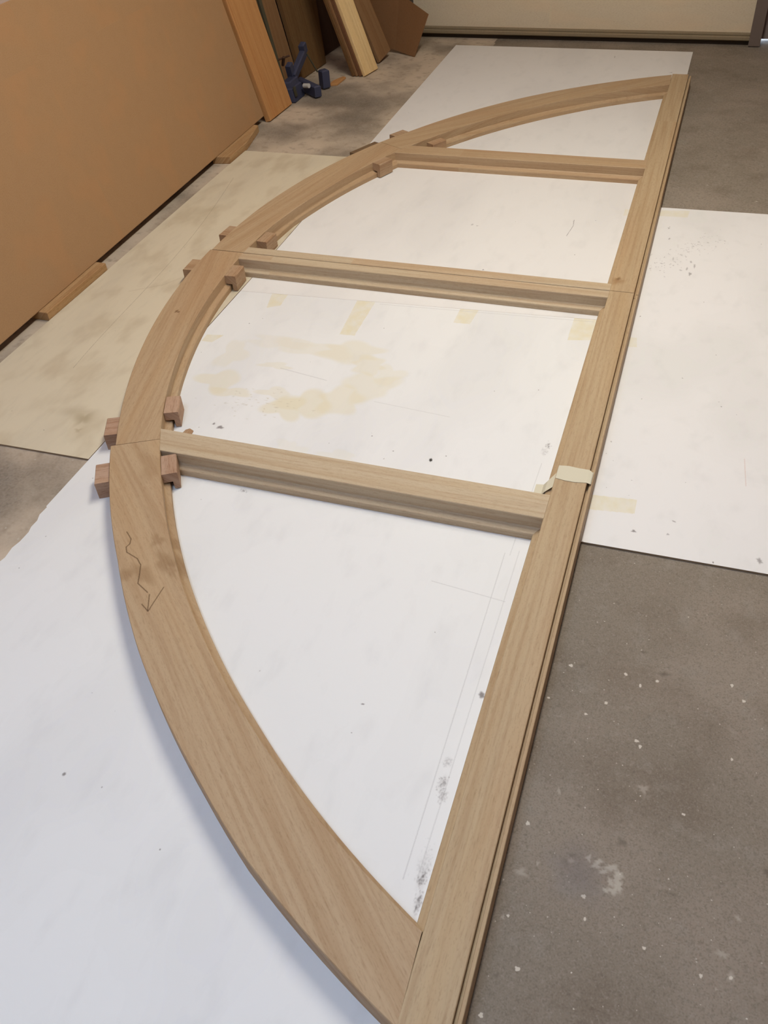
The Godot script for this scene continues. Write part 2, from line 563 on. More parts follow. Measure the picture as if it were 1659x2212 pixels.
func sheet_rim(loop: Array) -> SurfaceTool:
	var st := begin()
	var mid := Vector2.ZERO
	for p in loop:
		mid += Vector2(p[0], p[1]) / loop.size()
	grain(Vector3.RIGHT, Vector3.BACK)
	for i in loop.size():
		var a: Array = loop[i]
		var b: Array = loop[(i + 1) % loop.size()]
		var m := P((a[0] + b[0]) * 0.5 - mid.x, 0, (a[1] + b[1]) * 0.5 - mid.y)
		quad(st, P(a[0], -0.0055, a[1]), P(b[0], -0.0055, b[1]), P(b[0], 0, b[1]), P(a[0], 0, a[1]), m)
	return st

func sheet(loop: Array, img: Image, x0: float, u0: float, x1: float, u1: float, label: String) -> void:
	var o := thing("white_sheet", label, "sheet", "", Vector3.ZERO)
	commit("face", sheet_mesh(loop, x0, u0, x1, u1), mat(Color.WHITE, 0.5, tex(img), 0.35), o)
	commit("rim", sheet_rim(loop), M.sheet_edge, o)

func sheets() -> void:
	var glue := Color(0.845, 0.80, 0.655)
	var grey := Color(0.40, 0.37, 0.36)
	var pencil := Color(0.72, 0.71, 0.70)
	# --- near sheet under the first two panes ---
	var im := sheet_image(1024, 2048, Color(0.885, 0.88, 0.87), 301, -1.50, -0.62, -0.12, 2.58)
	for q in [[[-1.389, 2.597], [-1.311, 2.596], [-1.301, 2.427], [-1.343, 2.401]], [[-1.051, 2.58], [-0.981, 2.58], [-0.9755, 2.297], [-1.027, 2.294]], [[-0.679, 2.581], [-0.6135, 2.58], [-0.622, 2.453], [-0.679, 2.449]], [[-0.296, 2.575], [-0.222, 2.574], [-0.224, 2.442], [-0.295, 2.426]], [[-0.22, 2.49], [-0.13, 2.49], [-0.13, 2.42], [-0.22, 2.42]], [[-1.47, 2.19], [-1.41, 2.2], [-1.43, 2.15], [-1.47, 2.15]]]:
		patch(im, pts_tex(q), glue, 0.62)
	# an old glue stain: a broken ring of several runs
	for s in [[-1.33, 2.10, 0.05, 0.09, 0.28], [-1.30, 1.95, 0.075, 0.065, 0.5], [-1.24, 1.90, 0.07, 0.03, 0.5], [-1.21, 2.2, 0.12, 0.04, 0.18], [-1.08, 2.19, 0.14, 0.06, 0.3], [-0.95, 2.20, 0.13, 0.06, 0.42], [-0.87, 2.14, 0.07, 0.05, 0.42], [-0.83, 2.03, 0.09, 0.085, 0.42], [-0.89, 1.94, 0.09, 0.07, 0.5], [-0.98, 1.90, 0.09, 0.07, 0.62], [-1.04, 1.87, 0.07, 0.065, 0.6], [-1.10, 1.93, 0.06, 0.03, 0.4], [-0.79, 2.10, 0.05, 0.06, 0.3], [-1.16, 2.07, 0.06, 0.02, 0.35], [-0.95, 1.68, 0.05, 0.05, 0.16], [-0.8, 1.69, 0.06, 0.03, 0.2]]:
		blot(im, at_tex(s[0], s[1]), Vector2(s[2] * sxs, s[3] * sus), Color(0.845, 0.80, 0.66), s[4] * 0.7, 0.72, 0.4)
	stroke(im, [at_tex(-1.14, 2.06), at_tex(-0.97, 2.03)], 2.5, pencil, 0.25)
	stroke(im, [at_tex(-0.96, 2.512), at_tex(-0.23, 2.556)], 1.2, pencil, 0.4)
	stroke(im, [at_tex(-0.275, 1.445), at_tex(-0.269, 0.616)], 1.2, pencil, 0.35)
	stroke(im, [at_tex(-0.243, 1.46), at_tex(-0.245, 0.62)], 1.2, pencil, 0.25)
	stroke(im, [at_tex(-0.255, 1.8), at_tex(-0.262, 1.44)], 1.0, pencil, 0.35)
	stroke(im, [at_tex(-0.42, 1.31), at_tex(-0.24, 1.293)], 1.0, pencil, 0.4)
	stroke(im, [at_tex(-0.79, 1.96), at_tex(-0.55, 1.94)], 1.0, pencil, 0.35)
	for s in [[-1.188, 1.729, 10, 6, 0.7], [-1.215, 1.74, 4, 4, 0.5], [-0.548, 1.7386, 5, 5, 0.95], [-0.2297, 1.0305, 7, 6, 0.75], [-0.2533, 1.8786, 6, 9, 0.4], [-0.257, 1.85, 8, 12, 0.16], [-0.253, 0.815, 7, 13, 0.45], [-0.246, 0.79, 7, 10, 0.35], [-0.255, 0.86, 9, 8, 0.18], [-0.237, 0.625, 7, 15, 0.42], [-0.231, 0.585, 7, 16, 0.42], [-0.24, 0.65, 12, 26, 0.12], [-1.395, 1.54, 5, 3, 0.8], [-1.42, 1.52, 3, 3, 0.6], [-1.381, 1.409, 4, 2, 0.6], [-1.0, 1.49, 12, 5, 0.25], [-0.976, 0.618, 3, 4, 0.7], [-0.46, 0.94, 4, 1.5, 0.7], [-0.74, 1.80, 2, 2, 0.7], [-0.66, 1.75, 2, 2, 0.6]]:
		smudge(im, at_tex(s[0], s[1]), Vector2(s[2], s[3]), grey if s[4] < 0.9 else Color(0.16, 0.15, 0.14), s[4])
	for i in 50:
		blot(im, at_tex(rng.randfn(-1.13, 0.07), rng.randfn(1.86, 0.035)), Vector2(rng.randf_range(2, 7), rng.randf_range(1, 3)), Color(0.70, 0.66, 0.56), 0.3, 0.2, 0.5)
	sheet([[-1.478, -0.6], [-1.479, 0.55], [-1.481, 1.04], [-1.484, 1.08], [-1.479, 1.10], [-1.483, 1.135], [-1.4775, 1.16], [-1.4765, 1.196], [-1.482, 1.215], [-1.481, 1.24], [-1.489, 1.262], [-1.487, 1.292], [-1.491, 1.295], [-1.489, 1.494], [-1.488, 2.4925], [-0.134, 2.5765], [-0.134, -0.6]], im, -1.50, -0.62, -0.12, 2.58, "white sheet with yellow glue stains under the near half of the arched frame")
	# --- far sheet ---
	im = sheet_image(1024, 2048, Color(0.875, 0.865, 0.85), 311, -1.53, 2.48, -0.12, 5.60)
	patch(im, pts_tex([[-0.241, 3.439], [-0.13, 3.45], [-0.13, 3.39], [-0.24, 3.38]]), glue, 0.4)
	stroke(im, [at_tex(-0.42, 3.304), at_tex(-0.415, 3.25), at_tex(-0.425, 3.16)], 1.4, grey, 0.5, 0.2)
	for s in [[-0.802, 3.187, 6, 5, 0.3], [-0.78, 3.18, 4, 3, 0.4], [-0.42, 3.29, 2, 3, 0.5], [-0.55, 5.45, 3, 14, 0.4], [-0.22, 5.2, 8, 5, 0.3], [-0.67, 2.83, 3, 3, 0.8], [-0.35, 3.9, 9, 6, 0.2]]:
		blot(im, at_tex(s[0], s[1]), Vector2(s[2], s[3]), grey, s[4], 0.3, 0.5)
	sheet([[-1.488, 2.4931], [-1.4885, 2.6], [-1.519, 5.594], [-0.1335, 5.589], [-0.134, 2.5771]], im, -1.53, 2.48, -0.12, 5.60, "long white sheet under the far half of the arched frame, reaching towards the garage door")
	# --- dirtier sheet on the left ---
	im = sheet_image(512, 2048, Color(0.815, 0.765, 0.67), 321, -2.08, 1.48, -1.48, 3.78)
	layer(im, 325, 128, 256, 0.03, Color(0.70, 0.64, 0.53), 0.45, 0.9, 0.5, 4)
	for s in [[-1.616, 1.664, 26, 44, 0.45], [-1.651, 1.69, 60, 50, 0.22], [-1.60, 1.61, 12, 12, 0.35], [-1.795, 1.706, 50, 60, 0.1], [-1.92, 3.13, 26, 40, 0.12], [-1.90, 2.55, 40, 80, 0.1], [-2.03, 2.0, 30, 60, 0.12]]:
		blot(im, at_tex(s[0], s[1]), Vector2(s[2], s[3]), Color(0.56, 0.49, 0.38), s[4], 0.1, 0.5)
	var c := []
	for i in 24:
		var f := i / 23.0
		c.append(at_tex(-1.985 + 0.16 * f * f * f + 0.1 * sin(f * 3.0), 3.45 - 1.55 * f))
	stroke(im, c, 1.6, Color(0.55, 0.50, 0.42), 0.4, 0.2)
	stroke(im, [at_tex(-1.70, 2.62), at_tex(-1.80, 2.47), at_tex(-1.90, 2.40)], 9.0, Color(0.62, 0.55, 0.45), 0.06)
	sheet([[-2.0755, 1.4895], [-2.076, 3.768], [-1.5035, 3.7765], [-1.4905, 2.6], [-1.4915, 1.5005]], im, -2.08, 1.48, -1.48, 3.78, "narrow yellowed white sheet lying between the arched frame and the wood battens")
	# --- sheet on the right ---
	im = sheet_image(1024, 1024, Color(0.88, 0.87, 0.855), 331, -0.14, 1.52, 1.20, 3.52)
	patch(im, pts_tex([[-0.131, 1.705], [0.004, 1.717], [0.0045, 1.663], [-0.131, 1.648]]), glue, 0.6)
	patch(im, pts_tex([[-0.131, 2.49], [-0.085, 2.488], [-0.079, 2.434], [-0.131, 2.426]]), glue, 0.4)
	patch(im, pts_tex([[-0.131, 3.45], [0.0044, 3.468], [0.0, 3.407], [-0.131, 3.40]]), glue, 0.45)
	var scuff := noise(77, 0.09)
	for i in 300:
		var f := rng.randf()
		var p := Vector2(lerpf(-0.10, 0.13, f), lerpf(2.96, 3.26, f)) + Vector2(rng.randfn(0, 0.018), rng.randfn(0, 0.035))
		if scuff.get_noise_2d(p.x * 300, p.y * 300) > 0.0:
			blot(im, at_tex(p.x, p.y), Vector2(rng.randf_range(1, 3.5), rng.randf_range(1, 3.0)), grey, 0.22, 0.2, 0.5)
	for s in [[0.054, 3.011, 4, 8, 0.4], [0.043, 2.949, 5, 8, 0.5], [0.03, 2.985, 4, 6, 0.4], [0.04, 3.04, 3, 7, 0.35], [0.01, 2.97, 4, 4, 0.3], [0.01, 1.60, 5, 3, 0.7], [0.10, 1.66, 4, 2, 0.5], [0.09, 1.61, 3, 2, 0.5], [0.30, 1.575, 7, 5, 0.5], [-0.06, 3.3, 4, 4, 0.4], [-0.05, 3.21, 4, 4, 0.45]]:
		blot(im, at_tex(s[0], s[1]), Vector2(s[2], s[3]), grey, s[4], 0.3, 0.5)
	stroke(im, [at_tex(0.255, 1.95), at_tex(0.262, 1.84)], 1.5, Color(0.80, 0.70, 0.66), 0.4)
	sheet([[-0.1315, 1.5315], [-0.1315, 3.4815], [1.15, 3.518], [1.15, 1.548]], im, -0.14, 1.52, 1.20, 3.52, "white sheet with grey scuff marks on the right side of the straight rail")

# ================= the arched frame =================
func lookup(t: Array, x: float) -> float:
	if x <= t[0][0]:
		return t[0][1]
	for i in t.size() - 1:
		if x <= t[i + 1][0]:
			return lerpf(t[i][1], t[i + 1][1], (x - t[i][0]) / (t[i + 1][0] - t[i][0]))
	return t[-1][1]

# small departures of the hand-cut arch from its circle: [degrees from the far end of the axis, metres]
const OUT_WOB := [[24, 0.006], [43, 0.008], [58, -0.003], [62.6, 0.003], [80, 0.005], [90, 0.0], [90.05, 0.006], [100, 0.002], [108, -0.002], [117.32, -0.0085], [117.38, 0.005], [128, -0.006], [135, 0.0], [143, 0.001], [147, 0.006], [152, 0.001], [156, -0.003]]
const IN_WOB := [[26, -0.003], [67, -0.006], [75, -0.010], [85, 0.004], [95, 0.0], [103, 0.0015], [114, 0.005], [123, 0.0], [146, 0.0], [156, 0.002]]
const BASE_WOB := [[33, 0.0], [41, -0.008], [56, -0.011], [67, -0.010], [77, 0.003], [81, 0.010], [85, 0.006], [95, 0.003], [109, 0.006], [123, 0.004], [134, 0.001], [141, 0.0], [148, 0.004], [156, 0.007]]

func inner_r(deg: float, base: float) -> float:     # base 0: edge of the top face, 1: edge of the ledge
	var r := ARC_R - ARC_W - LEDGE * base
	return r + lerpf(lookup(IN_WOB, deg), lookup(BASE_WOB, deg), base)

func arc_pt(r: float, deg: float, y: float) -> Vector3:
	var a := deg_to_rad(deg)
	return P(ARC_X - r * sin(a), y, ARC_U + r * cos(a))

func arch_segment(parent: Node, d0: float, d1: float, m: Material) -> void:
	# d0, d1: degrees of the joints; 0 and 180 stand for the mitre along the rail
	var prof := [[0, 0.0], [0, TOP - 0.0015], [-0.0015, TOP], [1, TOP, 0.0015], [1, TOP - 0.0015], [1, 0.0265], [0.85, 0.0235, 2], [0.3, 0.0205, 2], [0.06, 0.0185, 2], [2, 0.0155], [2, 0.0]]
	# each entry: where across (0 outer, 1 inner top edge, 2 ledge edge; with a third 2: share between 1 and 2) and height
	var n := 40
	var rings := []
	for k in n + 1:
		var ring := []
		for q in prof:
			var f := float(k) / n
			var nominal := ARC_R if float(q[0]) <= 0.0 else ARC_R - ARC_W
			var s0 := d0
			var s1 := d1
			var end := rad_to_deg(asin(clampf((ARC_X - RAIL_X) / (nominal - (LEDGE if q.size() > 2 and q[2] is int or float(q[0]) == 2.0 else 0.0)), 0, 1)))
			if d0 == 0.0:
				s0 = end
			if d1 == 180.0:
				s1 = 180.0 - end
			var deg := lerpf(s0, s1, f)
			var r := 0.0
			if q.size() > 2 and q[2] is int:
				r = lerpf(inner_r(deg, 1.0), inner_r(deg, 0.0), float(q[0]))
			elif float(q[0]) == 2.0:
				r = inner_r(deg, 1.0)
			elif float(q[0]) == 1.0:
				r = inner_r(deg, 0.0) + (float(q[2]) if q.size() > 2 else 0.0)
			else:
				r = ARC_R + lookup(OUT_WOB, clampf(deg, d0 + 0.06, d1 - 0.06)) + float(q[0])
			ring.append(arc_pt(r, deg, q[1]))
		rings.append(ring)
	var st := begin()
	var mid := deg_to_rad((maxf(d0, 24.4) + minf(d1, 155.6)) * 0.5)
	var along := P(-cos(mid), 0, -sin(mid))
	uv_a = along
	uv_b = P(-sin(mid), 0, cos(mid))
	for k in n:
		var c := Vector3.ZERO
		for i in prof.size():
			c += rings[k][i] / prof.size()
		for i in prof.size():
			var j := (i + 1) % prof.size()
			quad_side(st, rings[k][i], rings[k][j], rings[k + 1][j], rings[k + 1][i], i, prof.size(), c)
	var flat := PackedVector2Array()
	for p in rings[0]:
		flat.append(Vector2(Vector2(p.x, p.z).distance_to(Vector2(ARC_X, -ARC_U)), p.y))
	cap(st, rings[0], flat, -along)
	cap(st, rings[n], flat, along)
	commit("arch_segment", st, m, parent)

func quad_side(st: SurfaceTool, a: Vector3, b: Vector3, c: Vector3, d: Vector3, i: int, n: int, mid: Vector3) -> void:
	# outward side of one strip of a moulded profile (first strip: outer face, last: underside)
	var away := (a + b) * 0.5 - mid
	if i == n - 1:
		away = Vector3.DOWN
	elif i >= 5 and i <= 8:
		away = Vector3(away.x, 0, away.z).normalized() * 0.3 + Vector3.UP
	quad(st, a, b, c, d, away)

func bar(parent: Node, u0: float, u1: float, near_ledge: bool, far_ledge: bool, m: Material) -> void:
	# a glazing bar between the rail and the arch, its top face from u0 to u1
	var prof := []                                    # (u, y), from the near foot over the top to the far foot
	if near_ledge:
		for q in [[-LEDGE, 0.0], [-LEDGE, 0.0155], [-LEDGE + 0.0012, 0.0185], [-LEDGE + 0.006, 0.0205], [-0.003, 0.0235], [0.0, 0.0265]]:
			prof.append([u0 + q[0], q[1]])
	else:
		prof.append([u0, 0.0])
	prof.append([u0, TOP - 0.0015])
	prof.append([u0 + 0.0015, TOP])
	prof.append([u1 - 0.0015, TOP])
	prof.append([u1, TOP - 0.0015])
	if far_ledge:
		for q in [[0.0, 0.0265], [0.003, 0.0235], [LEDGE - 0.006, 0.0205], [LEDGE - 0.0012, 0.0185], [LEDGE, 0.0155], [LEDGE, 0.0]]:
			prof.append([u1 + q[0], q[1]])
	else:
		prof.append([u1, 0.0])
	var left := []
	var right := []
	var flat := PackedVector2Array()
	for q in prof:
		var base := 1.0 if q[1] < 0.019 else clampf((0.0265 - q[1]) / 0.0075, 0.0, 1.0)
		var du: float = q[0] - ARC_U
		var deg := 90.0 - rad_to_deg(asin(du / (ARC_R - ARC_W)))
		var r := inner_r(deg, base) + 0.0005
		left.append(P(ARC_X - sqrt(r * r - du * du), q[1], q[0]))
		right.append(P(RAIL_X - LEDGE * base + 0.0005, q[1], q[0]))
		flat.append(Vector2(q[0], q[1]))
	var st := begin()
	grain(Vector3.RIGHT, Vector3.BACK)
	var um := (u0 + u1) * 0.5
	for i in prof.size():
		var j := (i + 1) % prof.size()
		var e := Vector2(prof[j][0] - prof[i][0], prof[j][1] - prof[i][1])
		var out2 := Vector2(-e.y, e.x)                # left of the travel
		quad(st, left[i], left[j], right[j], right[i], P(0, out2.y, out2.x))
	cap(st, left, flat, Vector3.LEFT)
	cap(st, right, flat, Vector3.RIGHT)
	commit("glazing_bar", st, m, parent)

func rail(parent: Node, u0: float, u1: float, m: Material) -> void:
	var prof := [[RAIL_X - LEDGE, 0.0], [RAIL_X - LEDGE, 0.0155], [RAIL_X - LEDGE + 0.0012, 0.0185], [RAIL_X - LEDGE + 0.006, 0.0205], [RAIL_X - 0.003, 0.0235], [RAIL_X, 0.0265], [RAIL_X, TOP - 0.0015], [RAIL_X + 0.0015, TOP], [RAIL_O - 0.0015, TOP], [RAIL_O, TOP - 0.0015], [RAIL_O + 0.0002, 0.040], [RAIL_O + 0.0058, 0.040], [RAIL_O + 0.006, 0.0525], [RAIL_O + 0.0068, 0.0535], [-0.1085, 0.0535], [-0.1075, 0.0525], [-0.1062, 0.0]]
	var a := []
	var b := []
	var flat := PackedVector2Array()
	for q in prof:
		a.append(P(q[0], q[1], u0))
		b.append(P(q[0], q[1], u1))
		flat.append(Vector2(q[0], q[1]))
	var st := begin()
	grain(Vector3.FORWARD, Vector3.RIGHT)
	uv_o = Vector2(-2.7436 / 2.6 if u0 < 1.0 else -2.7436 / 2.6 + 0.41, 0.1 / 0.65 + (0.5 if u0 < 1.0 else 0.15))
	for i in prof.size():
		var j := (i + 1) % prof.size()
		var e := flat[j] - flat[i]
		quad(st, a[i], a[j], b[j], b[i], Vector3(-e.y, e.x, 0))
	cap(st, a, flat, Vector3.BACK)
	cap(st, b, flat, Vector3.FORWARD)
	commit("rail", st, m, parent)

func glue_block(parent: Node, deg: float, inside: bool, high: float, m: Material, deep := 0.04, long := 0.082) -> void:
	var r := inner_r(deg, 0.0) if inside else ARC_R + lookup(OUT_WOB, deg)
	var c := arc_pt(r, deg, 0)
	var a := deg_to_rad(deg)
	var rad := P(-sin(a), 0, cos(a)) * (-1.0 if inside else 1.0)
	var tan := P(cos(a), 0, sin(a))
	grain(tan if inside else rad, Vector3.UP)
	var st := begin()
	var foot := 0.0004 if not inside else 0.0004
	var prof := [[0.0008, foot], [deep, foot], [deep, high - 0.002], [deep - 0.002, high], [0.0008, high]]
	if inside:                                       # notched over the ledge
		prof = [[0.001, 0.0275], [0.0265, 0.0275], [0.0265, 0.003], [deep + 0.003, 0.003], [deep + 0.003, high - 0.002], [deep + 0.001, high], [0.001, high]]
	var near := []
	var far := []
	var flat := PackedVector2Array()
	for q in prof:
		near.append(c + rad * q[0] + Vector3.UP * q[1] - tan * long * 0.5)
		far.append(c + rad * q[0] + Vector3.UP * q[1] + tan * long * 0.5)
		flat.append(Vector2(q[0], q[1]))
	for i in prof.size():
		var j := (i + 1) % prof.size()
		var e := flat[j] - flat[i]
		quad(st, near[i], near[j], far[j], far[i], rad * e.y + Vector3.UP * -e.x)
	cap(st, near, flat, -tan)
	cap(st, far, flat, tan)
	var piece := commit("glue_block", st, m, parent)
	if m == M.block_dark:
		piece.set_meta("label", "longer dark glue block outside the farthest arch joint")

func texel(p: Vector3) -> Vector2:
	# the pixel of a wood picture that the present lay of the texture puts at a point
	var w := Vector2(p.dot(uv_a) * uv_s.x, (p.dot(uv_b) + p.dot(uv_a.cross(uv_b))) * uv_s.y) + uv_o
	return Vector2(fposmod(w.x, 1.0) * 2048.0, fposmod(w.y, 1.0) * 512.0)

func arched_frame() -> void:
	var o := thing("arched_window_frame", "light brown hardwood arched frame with straight rail and three crossbars lying on white sheets", "window frame")
	# the near segment carries pencil marks, so it has a picture of its own
	var near := (M.wood_img as Image).duplicate() as Image
	near.clear_mipmaps()
	uv_s = Vector2(1.0 / 2.6, 1.0 / 0.65)
	var mid := deg_to_rad((117.35 + 155.6) * 0.5)
	uv_a = P(-cos(mid), 0, -sin(mid))
	uv_b = P(-sin(mid), 0, cos(mid))
	uv_o = Vector2(0.9, 0.77)
	var mark := func(x: float, u: float) -> Vector2: return texel(P(x, TOP, u))
	var lead := Color(0.36, 0.29, 0.22)
	for s in [[-1.03, 1.15, 34, 22, 0.35], [-1.06, 1.10, 40, 20, 0.3], [-1.085, 1.21, 22, 16, 0.28], [-1.10, 1.085, 26, 18, 0.3], [-1.24, 1.46, 60, 40, 0.15], [-1.0, 1.13, 24, 12, 0.25]]:
		blot(near, mark.call(s[0], s[1]), Vector2(s[2], s[3]), Color(0.62, 0.52, 0.42), s[4], 0.35, 0.4)
	var wavy := []
	for q in [[-1.174, 1.216], [-1.150, 1.196], [-1.144, 1.180], [-1.147, 1.168], [-1.136, 1.153], [-1.10, 1.141], [-1.081, 1.125], [-1.068, 1.098], [-1.056, 1.07], [-1.019, 1.051]]:
		wavy.append(mark.call(q[0], q[1]))
	stroke(near, wavy, 1.6, lead, 0.5)
	stroke(near, [mark.call(-0.991, 1.076), mark.call(-0.989, 1.001), mark.call(-1.014, 1.016)], 1.5, lead, 0.5)
	stroke(near, [mark.call(-1.012, 1.047), mark.call(-0.99, 1.001)], 1.5, lead, 0.5)
	var oak_near := mat((M.oak as StandardMaterial3D).albedo_color, 0.62, tex(near))
	arch_segment(o, 117.35, 180.0, oak_near)
	# a dark knot in the second segment
	var second := (M.wood_img as Image).duplicate() as Image
	second.clear_mipmaps()
	uv_o = Vector2(0.2, 0.31)
	mid = deg_to_rad((90.045 + 117.31) * 0.5)
	uv_a = P(-cos(mid), 0, -sin(mid))
	uv_b = P(-sin(mid), 0, cos(mid))
	blot(second, mark.call(-1.584, 2.217), Vector2(9, 7), Color(0.45, 0.33, 0.22), 0.6, 0.2, 0.4)
	blot(second, mark.call(-1.575, 2.214), Vector2(5, 4), Color(0.36, 0.26, 0.18), 0.7, 0.2, 0.4)
	arch_segment(o, 90.045, 117.31, mat((M.oak as StandardMaterial3D).albedo_color, 0.62, tex(second)))
	uv_o = Vector2(0.55, 0.11)
	arch_segment(o, 62.63, 89.965, M.oak)
	uv_o = Vector2(0.1, 0.63)
	arch_segment(o, 0.0, 62.59, M.oak)
	var mid_u := ARC_U
	rail(o, 0.3715, mid_u - 0.0013, M.oak_rail)
	# the far half of the rail has a knot beside the joint
	var knotty := (M.wood_img as Image).duplicate() as Image
	knotty.clear_mipmaps()
	uv_a = Vector3.FORWARD
	uv_b = Vector3.RIGHT
	uv_o = Vector2(-2.7436 / 2.6 + 0.41, 0.1 / 0.65 + 0.15)
	blot(knotty, mark.call(-0.184, 2.748), Vector2(11, 11), Color(0.50, 0.38, 0.27), 0.6, 0.1, 0.4)
	blot(knotty, mark.call(-0.187, 2.73), Vector2(22, 26), Color(0.70, 0.56, 0.43), 0.45, 0.1, 0.4)
	rail(o, mid_u + 0.0013, 4.9735, mat((M.oak_rail as StandardMaterial3D).albedo_color, 0.6, tex(knotty)))
	bar(o, mid_u - BAR_D - 0.0444, mid_u - BAR_D + 0.0444, true, true, M.oak_pale)
	bar(o, mid_u - 0.0473, mid_u - 0.0021, true, false, M.oak_pale)
	bar(o, mid_u + 0.0021, mid_u + 0.0473, false, true, M.oak_pale)
	bar(o, mid_u + BAR_D - 0.0444, mid_u + BAR_D + 0.0444, true, true, M.oak)
	# pairs of glue blocks beside each joint of the arch
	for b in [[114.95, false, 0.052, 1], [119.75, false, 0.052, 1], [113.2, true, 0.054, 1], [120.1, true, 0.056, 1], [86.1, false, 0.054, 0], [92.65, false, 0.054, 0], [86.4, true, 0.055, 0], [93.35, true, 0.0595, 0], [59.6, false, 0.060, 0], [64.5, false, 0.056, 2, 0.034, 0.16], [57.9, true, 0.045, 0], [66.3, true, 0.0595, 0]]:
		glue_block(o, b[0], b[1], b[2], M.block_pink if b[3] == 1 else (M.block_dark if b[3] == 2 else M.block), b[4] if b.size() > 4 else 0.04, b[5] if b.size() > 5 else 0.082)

func masking_tape() -> void:
	# one strip over the rail, its left end folded down to the sheet, its right end loose over the groove
	var line := [[-0.2515, 0.0022], [-0.232, 0.004], [-0.2225, 0.021], [-0.204, 0.034], [-0.2016, 0.056], [-0.1995, 0.0606], [-0.175, 0.0608], [-0.15, 0.0607], [-0.122, 0.0607], [-0.113, 0.0595], [-0.1105, 0.057]]
	var st := begin()
	grain(Vector3.RIGHT, Vector3.BACK)
	var rings := []
	for i in line.size():
		var q: Array = line[i]
		var u0 := 1.677 + 0.003 * sin(i * 1.7) + (0.007 if i == 10 else 0.0) - (0.012 if i < 3 else 0.0)
		var u1 := 1.732 + 0.002 * sin(i * 2.3) - (0.022 if i < 3 else 0.0) - (0.01 if i == 9 else 0.0)
		rings.append([P(q[0], q[1], u0), P(q[0], q[1], u1), P(q[0] + (0.0004 if i < 5 else 0.0), q[1] + 0.0005, u1), P(q[0] + (0.0004 if i < 5 else 0.0), q[1] + 0.0005, u0)])
	for i in line.size() - 1:
		for k in 4:
			var j := (k + 1) % 4
			var away: Vector3 = [Vector3(0.5, -1, 0), Vector3.FORWARD, Vector3(-0.5, 1, 0), Vector3.BACK][k]
			quad(st, rings[i][k], rings[i][j], rings[i + 1][j], rings[i + 1][k], away)
	tag(commit("masking_tape", st, M.tape), "strip of cream masking tape wrapped over the straight rail beside the nearest crossbar", "tape")

# ================= along the left wall =================
func leaning_panel() -> void:
	var t := deg_to_rad(14.0)
	var b0 := P(-2.0952, 0.029, 1.35)
	var b1 := P(-2.1486, 0.029, 4.156)
	var e := (b1 - b0).normalized()
	var side := Vector3(-1, 0, 0) - e * Vector3(-1, 0, 0).dot(e)
	side = side.normalized()
	var up := Vector3.UP * cos(t) + side * sin(t)
	var n := (side * cos(t) - Vector3.UP * sin(t)).normalized()
	grain(e, up)
	uv_s = Vector2(1.2, 1.2)
	var st := begin()
	slab(st, [b0, b1, b1 + up * 0.857, b0 + up * 0.857], n * 0.016, 0.0015)
	tag(commit("fibreboard_panel", st, M.mdf), "large smooth brown fibreboard panel leaning against the left wall on small battens", "panel")
	uv_s = Vector2(1.0 / 2.6, 1.0 / 0.65)
	# battens under it
	st = begin()
	grain(P(0.0, 0, 1), Vector3.RIGHT)
	slab(st, [P(-2.165, FLOOR_Y, 2.152), P(-2.0775, FLOOR_Y, 2.152), P(-2.0785, FLOOR_Y, 2.535), P(-2.165, FLOOR_Y, 2.535)], Vector3(0, 0.0335, 0), 0.002)
	tag(commit("wood_batten", st, M.batten), "short flat wood batten under the brown panel, the nearer one with a square end", "batten", "")
	st = begin()
	grain(P(0.0, 0, 1), Vector3.RIGHT)
	slab(st, [P(-2.165, FLOOR_Y, 3.60), P(-2.0785, FLOOR_Y, 3.615), P(-2.079, FLOOR_Y, 3.80), P(-2.124, FLOOR_Y, 4.03), P(-2.165, FLOOR_Y, 4.04)], Vector3(0, 0.0335, 0), 0.002)
	tag(commit("wood_batten", st, M.batten), "flat wood offcut under the far end of the brown panel, tapering to a point", "batten", "")

func board(called: String, label: String, a: Vector3, b: Vector3, tilt: float, slope0: float, slope1: float, length: float, thick: float, m: Material) -> void:
	# stands on the line a-b, leans towards the wall by tilt degrees; slopes: how its two edges run sideways
	var e := b - a
	e.y = 0
	e = e.normalized()
	var side := Vector3(-1, 0, 0) - e * Vector3(-1, 0, 0).dot(e)
	side = side.normalized()
	var t := deg_to_rad(tilt)
	var up := Vector3.UP * cos(t) + side * sin(t)
	var n := side * cos(t) - Vector3.UP * sin(t)
	var lift := Vector3.UP * (thick * sin(t))            # stands on its lower back edge
	grain(up + e * (slope0 + slope1) * 0.5, e)
	var st := begin()
	slab(st, [a + lift, b + lift, b + lift + (up + e * slope1) * length, a + lift + (up + e * slope0) * length], n * thick, 0.0015)
	tag(commit(called, st, m), label, "board")

